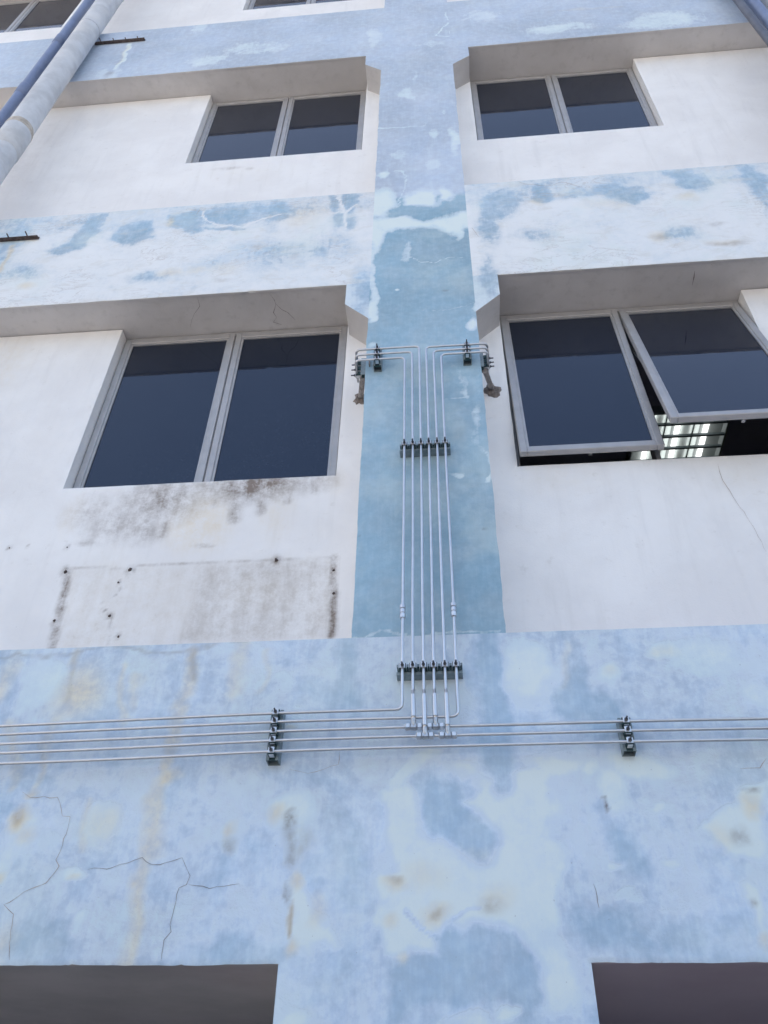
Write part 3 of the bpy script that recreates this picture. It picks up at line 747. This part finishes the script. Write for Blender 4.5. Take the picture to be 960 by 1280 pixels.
for zb, key, tn, bs in ((B1, 'b1', tone_hau, .60), (B2, 'b2', tone_b2, .22), (B3, 'b2', tone_b2, .22)):
    for xa, xb, side in ((-.510, XL, -1), (XR, .316, 1)):
        def zl(x, xa=xa, xb=xb, side=side, zb=zb):
            t = (x-xa)/(xb-xa)
            t = t if side < 0 else 1-t
            return zb - .188 - .142*t
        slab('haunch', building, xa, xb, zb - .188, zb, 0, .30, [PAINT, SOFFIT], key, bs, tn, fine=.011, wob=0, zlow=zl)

SILL = {1: 4.368, 2: 7.712, 3: 11.01}
WINX = [(-1.845, -.522), (.320, 1.646), (-5.06, -3.735)]
for lv, za, zb in ((1, B0T, B1), (2, B1T, B2), (3, B2T, B3)):
    s = SILL[lv]
    f = .013 if lv < 3 else .04
    wl_ = slab('wall_panel', building, LX, XL, za, zb - .002, WY, .36, [WHITE, WHITE], {1: 'w1l', 2: 'w2l', 3: 'w3'}[lv], 0, zero,
         holes=[(*WINX[2], s, zb - .002), (*WINX[0], s, zb - .002)], fine=f, lo=-4.0, top=False, wob=.0018)
    wr_ = slab('wall_panel', building, XR, RX, za, zb - .002, WY, .36, [WHITE, WHITE], {1: 'w1r', 2: 'w2r', 3: 'w3'}[lv], 0, zero,
         holes=[(*WINX[1], s, zb - .002)], fine=f, lo=-4.0, top=False, wob=.0018)
    if lv == 1: wall1l, wall1r = wl_, wr_

# slabs, side walls, back wall and roof close the block
m_ = MB()
m_.box(LX, LX + .2, .375, 9, 0, 13.3); m_.box(RX - .2, RX, .375, 9, 0, 13.3); m_.box(LX + .2, RX - .2, 8.8, 9, 0, 13.3)
m_.build('rear_wall', WHITE, building)
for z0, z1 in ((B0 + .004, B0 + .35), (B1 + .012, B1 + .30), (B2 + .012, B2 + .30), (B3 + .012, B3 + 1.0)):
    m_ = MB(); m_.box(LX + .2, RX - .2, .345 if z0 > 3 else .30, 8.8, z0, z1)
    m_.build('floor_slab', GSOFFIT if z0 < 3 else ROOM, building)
m_ = MB(); m_.box(LX + .2, RX - .2, 4.0, 4.2, 0, B0); m_.build('ground_floor_wall', ROOM, building)
for z0, z1 in ((B0 + .36, B1), (B1 + .31, B2), (B2 + .31, B3)):
    m_ = MB(); m_.box(LX + .2, RX - .2, 3.6, 3.7, z0, z1); m_.build('partition_wall', ROOM, building)

# cracks in the render
def crack(pts, w, dark, parent, y=None, z=None):
    v, f = [], []
    n = len(pts)
    for i, p in enumerate(pts):
        a = Vector(pts[max(i-1, 0)]); c = Vector(pts[min(i+1, n-1)])
        d = (c-a).normalized(); nn = Vector((-d.y, d.x))
        hw = w*.5*(.35 + .9*random.random())*(.4 if i in (0, n-1) else 1)
        for s in (-1, 1):
            q = Vector(p) + nn*hw*s
            v.append((q.x, y, q.y) if y is not None else (q.x, q.y, z))
    for i in range(n-1): f.append((2*i, 2*i+1, 2*i+3, 2*i+2))
    me = bpy.data.meshes.new('crack'); me.from_pydata(v, [], f)
    link('crack', me, parent, [CRACKD if dark else CRACKB])
for p, w, d in CRACKS['b0']: crack(p, w, d, beam0, y=-.0016)
for p, w, d in CRACKS['b1']: crack(p, w, d, beam1r if p[0][0] > 0 else beam1l, y=-.0016)
for p, w, d in CRACKS['w1r']: crack(p, w, d, wall1r, y=WY - .0016)
for p, w, d in CRACKS['soffit']: crack(p, w, d, beam1r if p[0][0] > 0 else beam1l, z=B1 - .006)

# lumps: mortar round the bracket posts, dark plugs left in the wall
def lump(name, c, rx, rz, dep, mat, parent, seed, seg=18, rings=4, rag=.3):
    rnd = random.Random(seed)
    v, f = [(c[0], c[1]-dep, c[2])], []
    rr = [1 + rag*(rnd.random()-.5)*2 for _ in range(seg)]
    for k in range(1, rings+1):
        t = k/rings
        for i in range(seg):
            a = 2*math.pi*i/seg
            q = t*(1 + (rr[i]-1)*t)
            v.append((c[0] + rx*q*math.cos(a), c[1] - dep*(1-t**2)*(1+.5*(rnd.random()-.5)) + (.004 if k == rings else 0), c[2] + rz*q*math.sin(a)))
    for i in range(seg):
        f.append((0, 1+i, 1+(i+1) % seg))
        for k in range(rings-1):
            a, b = 1+k*seg+i, 1+k*seg+(i+1) % seg
            f.append((a, a+seg, b+seg, b))
    me = bpy.data.meshes.new(name); me.from_pydata(v, [], f)
    return link(name, me, parent, [mat])
lump('mortar_patch', (-.428, WY, 4.905), .038, .050, .016, MORTAR, wall1l, 1)
lump('mortar_patch', (.238, WY, 4.912), .044, .056, .016, MORTAR, wall1r, 2)
for i, (x, z, r) in enumerate(PLUGS):
    lump('wall_plug', (x, WY, z), r*1.3, r*1.5, r*1.2, RUST, wall1l, 20+i, 9, 2, .45)

# ------------------------------------------------------------------ windows
def window(x0, x1, z0, z1, angs=(0, 0), label=None):
    fw, y0, y1 = .022, .268, .335
    mid = (x0+x1)/2
    fz0, fz1 = z0 + .002, z1 - .004
    fr = MB()
    fr.box(x0+.003, x0+fw, y0, y1, fz0, fz1, .002); fr.box(x1-fw, x1-.003, y0, y1, fz0, fz1, .002)
    fr.box(x0+fw, x1-fw, y0, y1, fz1-.028, fz1, .002); fr.box(x0+fw, x1-fw, y0, y1, fz0, fz0+fw, .002)
    fr.box(mid-.012, mid+.012, y0+.006, y1-.002, fz0+fw, fz1-.028, .002)
    win = fr.build('window', ALU, building)
    if label: win['label'] = label
    st, dep = .033, .032
    hz = fz1 - .024                                     # hinge height
    H = hz - (fz0 + .016)
    for k, (a, b) in enumerate(((x0+.012, mid-.004), (mid+.004, x1-.012))):
        th = R(angs[k])
        M = Matrix.Translation((0, y0 - .008, hz)) @ Matrix.Rotation(-th, 4, 'X')
        s = MB(M)
        for (p, q, r_, t) in ((a, a+st, -H, 0), (b-st, b, -H, 0), (a+st, b-st, -st, 0), (a+st, b-st, -H, -H+st)):
            s.box(p, q, 0, dep, r_, t, .003)
        gb = .012                                       # glazing bead steps back
        for (p, q, r_, t) in ((a+st, a+st+gb, -H+st, -st), (b-st-gb, b-st, -H+st, -st), (a+st+gb, b-st-gb, -st-gb, -st), (a+st+gb, b-st-gb, -H+st, -H+st+gb)):
            s.box(p, q, .007, dep-.004, r_, t)
        so = s.build('sash', ALU, win)
        g = MB(M); g.box(a+st+.004, b-st-.004, .014, .020, -H+st+.004, -st-.004)
        g.build('pane', GLASS, win)
        h = MB(M)
        c = (a+b)/2
        h.box(c-.025, c+.025, dep, dep+.008, -H+.014, -H+.03, .002); h.box(c-.008, c+.008, dep+.008, dep+.026, -H+.017, -H+.026, .002)
        h.build('handle', ALU, win)
        if angs[k]:
            for xx in (a+.012, b-.012):                 # friction stays hold the open sash
                p1 = M @ Vector((xx, dep, -H*.52)); p2 = Vector((xx, y0+.03, hz - H*.22))
                sm_ = MB(); sm_.tube([p1, p2], .006, 6, smooth=False); sm_.build('stay', STEEL_D, win)
    return win
window(*WINX[0], SILL[1], B1, label='closed pair of tinted panes above the dark-streaked sill')
window(*WINX[1], SILL[1], B1, (5.9, 12.6), label='window with both tinted sashes pushed open at the bottom')
window(*WINX[2], SILL[1], B1)
for lv, zt in ((2, B2), (3, B3)):
    for wx in WINX: window(*wx, SILL[lv], zt)

# ------------------------------------------------------------------ louvred ceiling light inside the open window
lz = B1 + .010
cl = empty('ceiling_light', 'louvred fluorescent ceiling light seen under the open sash', 'ceiling light', loc=(1.5, 1.6, lz))
def lbuild(mb, name, mat):
    o = mb.build(name, mat, cl); o.matrix_parent_inverse = Matrix.Translation((-1.5, -1.6, -lz)); return o
lx0, lx1, ly0, ly1 = 1.18, 1.765, 1.02, 2.22
m_ = MB(); m_.box(lx0, lx1, ly0, ly1, lz-.012, lz-.002)
for a in ((lx0, lx0+.012, ly0, ly1), (lx1-.012, lx1, ly0, ly1), (lx0+.012, lx1-.012, ly0, ly0+.012), (lx0+.012, lx1-.012, ly1-.012, ly1)):
    m_.box(*a, lz-.075, lz-.012)
lbuild(m_, 'housing', HOUSING)
for x in (1.285, 1.462, 1.640):
    t = MB(); t.tube([(x, ly0+.02, lz-.038), (x, ly1-.02, lz-.038)], .017, 12); lbuild(t, 'tube', TUBE)
for x in (1.372, 1.55):
    t = MB()                                            # curved reflector ridge between tubes
    n = 7
    for s in (-1, 1):
        v, f = [], []
        for i in range(n):
            w = i/(n-1)
            for yy in (ly0+.014, ly1-.014): v.append((x + s*(.004+.055*w*w), yy, lz-.072+.058*w))
        for i in range(n-1): f.append((2*i, 2*i+1, 2*i+3, 2*i+2))
        t.add(v, f, True)
    lbuild(t, 'reflector', REFLECTOR)
y = ly0 + .10
while y < ly1 - .03:
    t = MB(); t.box(lx0+.013, lx1-.013, y-.007, y+.007, lz-.078, lz-.06); lbuild(t, 'louvre_blade', CHANNEL); y += .105

# ------------------------------------------------------------------ stainless pipes
PR = .0056
PY = -.060
def pt_on(tab, z):
    zs_ = [q[1] for q in tab]
    return float(np.interp(z, zs_[::-1], [q[0] for q in tab][::-1]))
VX_T = [-.184, -.148, -.113, -.078, -.043, -.006]
VX_A = [-.183, -.147, -.111, -.077, -.041, -.007]
VX_B = [-.188, -.152, -.115, -.080, -.041, -.003]
ZH = [4.884, 4.926, 4.966]
ZR = [4.956, 4.923, 4.892]
ZA, ZB = 4.276, 3.160
HZ = [2.996, 2.965, 2.931, 2.898, 2.860]      # horizontal pipes, top to bottom

def coupling(mb, c, d, s=1.0):
    """compression fitting centred at c along d"""
    c, d = Vector(c), Vector(d).normalized()
    a = c - d*.030*s
    mb.lathe(a, c, [(0, .0065), (.001, .0105*s), (.016*s, .0115*s), (.018*s, .0085*s), (.022*s, .0085*s), (.024*s, .0105*s), (.036*s, .0105*s), (.038*s, .0085*s), (.042*s, .0085*s), (.044*s, .0115*s), (.059*s, .0105*s), (.060*s, .0065)], 8, False)

ORD = ['outermost left', 'second from the left', 'third from the left', 'third from the right', 'second from the right', 'outermost right']
for i in range(6):
    xt, xa, xb = VX_T[i], VX_A[i], VX_B[i]
    left = i < 3
    zt = ZH[i] if left else ZR[i-3]
    xs_ = (-.424 if left else .217)
    end = [(xs_, .075, zt + .002), (xs_, PY, zt), (xt + (.001 if left else -.001), PY, zt)]
    jit = lambda a: random.uniform(-a, a)
    mid = [(xa + jit(.001), PY + jit(.002), 4.60), (xa, PY, ZA), (xb*.5 + xa*.5 + jit(.002), PY + jit(.003), 3.75), (xb + jit(.001), PY + jit(.002), 3.42), (xb, PY, ZB)]
    if i == 0:
        tail = [(xb, PY, HZ[0]), (-.62, PY, HZ[0] - .001), (-2.6, PY, 2.951)]
        lab = 'outermost left steel pipe, bending into the topmost horizontal line'
    elif i == 5:
        tail = [(xb, PY, HZ[1]), (-.62, PY, HZ[1] - .002), (-2.6, PY, 2.918)]
        lab = 'outermost right steel pipe, bending left into the second horizontal line'
    else:
        hz = HZ[2] if i in (1, 3) else HZ[3]
        tail = [(xb, PY, 3.066), (xb + .001, PY - .017, 3.036), (xb + .002, PY - .017, hz + .030), (xb + .002, PY - .002, hz + .010)]
        lab = ['', 'steel pipe second from the left, ending in a tee on the upper line',
               'steel pipe third from the left, ending in a tee on the lower line',
               'steel pipe third from the right, ending in a tee on the upper line',
               'steel pipe second from the right, ending in a tee on the lower line'][i]
    root = empty('steel_pipe', lab, 'pipe', 'stainless pipes climbing the blue column')
    mb = MB(); mb.tube(relax(fillet(end + mid + tail, .024)), PR, 12); mb.build('tube', STEEL, root)
    if i in (0, 5):
        c = MB(); coupling(c, (xb - .0005 if i == 0 else xb, PY, 3.392), (0, 0, 1)); c.build('coupling', STEEL, root)
    elif True:
        c = MB(); c.tube([(xb + .001, PY - .017, 3.040), (xb + .002, PY - .017, hz + .028)], .0078, 10); c.build('sleeve', STEEL, root)
for j, z in enumerate(HZ[2:]):
    root = empty('steel_pipe', ['upper of the three through-running horizontal steel pipes, with two tees', 'middle through-running horizontal steel pipe, with two tees',
                                'lowest horizontal steel pipe, running straight past the column'][j], 'pipe', 'horizontal stainless pipes along the lower beam')
    zl_ = [2.888, 2.855, 2.820][j]
    mb = MB(); mb.tube(relax(fillet([(-2.6, PY, zl_), (-1.15, PY + .002, (zl_*.27 + (z-.003)*.73) - .002 - .0015*j), (-.62, PY, z - .003), (-.2, PY, z), (.20, PY, z - .0015 + .001*j), (.53, PY, z + .001), (1.0, PY, z - .003), (2.4, PY, z - .004)], .2, 3)), PR, 12)
    mb.build('tube', STEEL, root)
    for i in ((1, 3), (2, 4), ())[j]:
        x = VX_B[i] + .002
        t = MB(); t.box(x-.011, x+.011, PY-.012, PY+.010, z-.010, z+.009, .003)
        t.lathe((x, PY-.004, z), (x, PY-.012, z+.03), [(0, .0085), (.026, .0085), (.028, .0075)], 8)
        t.build('tee', STEEL_D, root)
        for s in (-1, 1):
            n = MB(); n.lathe((x + s*.011, PY, z), (x + s*.04, PY, z), [(0, .0080), (.002, .0132), (.015, .0136), (.019, .0080)], 6, False)
            n.build('nut', STEEL, root)

# ------------------------------------------------------------------ clamp rails
def rail(label, origin, along, out, pos, ext=.022, post=None, bolts=.015):
    """strut channel on the wall with one clamp for each pipe. along = rail axis, out = away from the wall"""
    A, Oo = Vector(along).normalized(), Vector(out).normalized()
    Pd = A.cross(Oo)                                     # pipe direction
    M = Matrix((A, Pd, Oo)).transposed().to_4x4(); M.translation = origin
    root = empty('pipe_rail', label, 'pipe rail', 'clamp rails holding the stainless pipes')
    a0, a1 = min(pos) - ext, max(pos) + ext
    c = MB(M); t = .0028; w = .0205
    c.box(a0, a1, -w, w, 0, t); c.box(a0, a1, -w, -w+t, t, .041); c.box(a0, a1, w-t, w, t, .041)
    c.box(a0, a1, -w+t, -w+.010, .0385, .041); c.box(a0, a1, w-.010, w-t, .0385, .041)
    c.build('channel', CHANNEL, root)
    c = MB(M); c.box(a0+.004, a1-.004, -w+t+.001, w-t-.001, .026, .0365); c.build('slot_shade', CLAMP, root)  # dark strip added to imitate the shade inside the open channel
    for p in pos:
        j = MB(M)
        j.box(p-.0125, p+.0125, -.0125, .0125, .0415, .0535, .002)
        j.box(p-.0125, p-.0065, -.0125, .0125, .0535, .0655, .0015); j.box(p+.0065, p+.0125, -.0125, .0125, .0535, .0655, .0015)
        j.build('clamp', CLAMP, root)
        s = MB(M)
        s.box(p-.0100, p+.0100, -.010, .010, .0670, .0700, .001)
        s.box(p-.0142, p-.0128, -.008, .008, .0425, .0640); s.box(p+.0128, p+.0142, -.008, .008, .0425, .0640)
        s.build('strap', STEEL, root)
        b = MB(M)
        b.lathe((p, 0, .0695), (p, 0, .12), [(0, .0062), (.006, .0062), (.0065, .0032), (.0065+bolts, .0032)], 6, False)
        b.build('bolt', BOLT, root)
    if post:
        q = MB(); q.tube(post, .0135, 8); q.build('post', POST, root)
        pl = MB(M); pl.box((a0+a1)/2-.02, (a0+a1)/2+.02, -w-.006, w+.03, -.006, -.0005); pl.build('plate', POST, root)
    return root
rail('six-clamp rail across the blue column, upper of the two', (0, 0, ZA), (1, 0, 0), (0, -1, 0), VX_A)
rail('six-clamp rail at the foot of the blue column, lower of the two', (0, 0, ZB), (1, 0, 0), (0, -1, 0), VX_B)
rail('five-clamp upright rail on the lower beam, left of the column', (-.615, 0, 0), (0, 0, 1), (0, -1, 0), [2.857, 2.895, 2.928, 2.963, 2.995])
rail('three-clamp upright rail on the lower beam, right of the column', (.533, 0, 0), (0, 0, 1), (0, -1, 0), [2.861, 2.899, 2.932])
rail('three-clamp upright rail at the upper left of the blue column', (-.318, 0, 0), (0, 0, 1), (0, -1, 0), ZH)
rail('three-clamp upright rail at the upper right of the blue column', (.118, 0, 0), (0, 0, 1), (0, -1, 0), ZR[::-1])
rail('three-clamp bracket on a post beside the left window', (-.364, .030, 0), (0, 0, 1), (-1, 0, 0), ZH,
     post=[(-.425, WY - .01, 4.905), (-.402, .058, 4.862), (-.398, .035, 4.858)])
rail('three-clamp bracket on a post beside the open right window', (.157, .030, 0), (0, 0, 1), (1, 0, 0), ZR[::-1],
     post=[(.238, WY - .01, 4.915), (.208, .058, 4.870), (.200, .035, 4.866)])

# ------------------------------------------------------------------ drainpipes
def drain(label, x, y, r, mat, joints, z0=0.0, z1=14.2, name='drainpipe', bell=.012):
    root = empty(name, label, 'drainpipe', loc=(x, y, 0))
    def b_(mb, nm, mt):
        o = mb.build(nm, mt, root); o.matrix_parent_inverse = Matrix.Translation((-x, -y, 0)); return o
    n = 40
    m_ = MB(); m_.tube([(x, y, z0 + (z1-z0)*i/n) for i in range(n+1)], r, 28); b_(m_, 'tube', mat)
    for z in joints:
        m_ = MB(); m_.lathe((x, y, z-.09), (x, y, z+.09), [(0, r), (.001, r+bell*.7), (.16, r+bell), (.17, r+bell*.8), (.18, r)], 28); b_(m_, 'socket', mat)
    return root, b_
drain('slim dark blue drainpipe at the top left, left of the thick pale one', -3.243, -.10, .039, PVC, [8.55, 9.62, 11.6, 5.5, 2.5], bell=.005)
root, b_ = drain('thick pale chalky drainpipe at the top left', -3.006, -.12, .093, OLDPIPE, [4.4, 10.9])
m_ = MB(); m_.lathe((-3.006, -.12, 7.40), (-3.006, -.12, 8), [(0, .0935), (.004, .099), (.24, .101), (.30, .100), (.325, .094)], 28); b_(m_, 'bell_socket', OLDPIPE)
m_ = MB(); m_.lathe((-3.006, -.12, 7.70), (-3.006, -.12, 8), [(0, .1000), (.025, .1015), (.060, .098), (.08, .093)], 28); b_(m_, 'joint_mortar', PIPEMORTAR)
m_ = MB(); m_.lathe((-3.006, -.12, 9.764), (-3.006, -.12, 10), [(0, .093), (.001, .0955), (.015, .0955), (.016, .093)], 28); b_(m_, 'strap', STEEL_D)
drain('slim blue drainpipe at the top right corner', 2.533, -.12, .0415, PVC, [7.0, 10.2], bell=.005)
drain('narrow dark grey tube standing in for the shade beside the slim blue drainpipe, top right', 2.434, -.12, .028, SHADETUBE, [], bell=.004)  # no real pipe: dark tube added in place of the shade on the beam
drain('thick pale drainpipe at the right edge, right of the blue one', 2.728, -.12, .093, OLDPIPE, [4.4, 10.9])

# flat bars that held the drainpipes
def bar(label, x0, x1, z):
    root = empty('pipe_bracket', label, 'bracket', 'flat steel bars bolted to the beams', loc=((x0+x1)/2, 0, z))
    T = Matrix.Translation((-(x0+x1)/2, 0, -z))
    m_ = MB(); m_.box(x0, x1, -.010, -.003, z-.010, z+.010, .001); m_.box(x0, x1, -.030, -.010, z-.010, z-.006, .001)
    o = m_.build('bar', RUST, root); o.matrix_parent_inverse = T
    for t in (.12, .38, .62, .86):
        x = x0 + (x1-x0)*t
        m_ = MB(); m_.lathe((x, -.012, z+.004), (x, -.06, z+.004), [(0, .009), (.008, .009), (.009, .0045), (.024 + .02*random.random(), .0045)], 6, False)
        o = m_.build('bolt', RUST, root); o.matrix_parent_inverse = T
bar('rusty flat bar on the upper beam beside the thick pale drainpipe', -2.985, -2.522, 9.755)
bar('rusty flat bar on the middle beam at the left edge', -3.0, -2.489, 6.385)
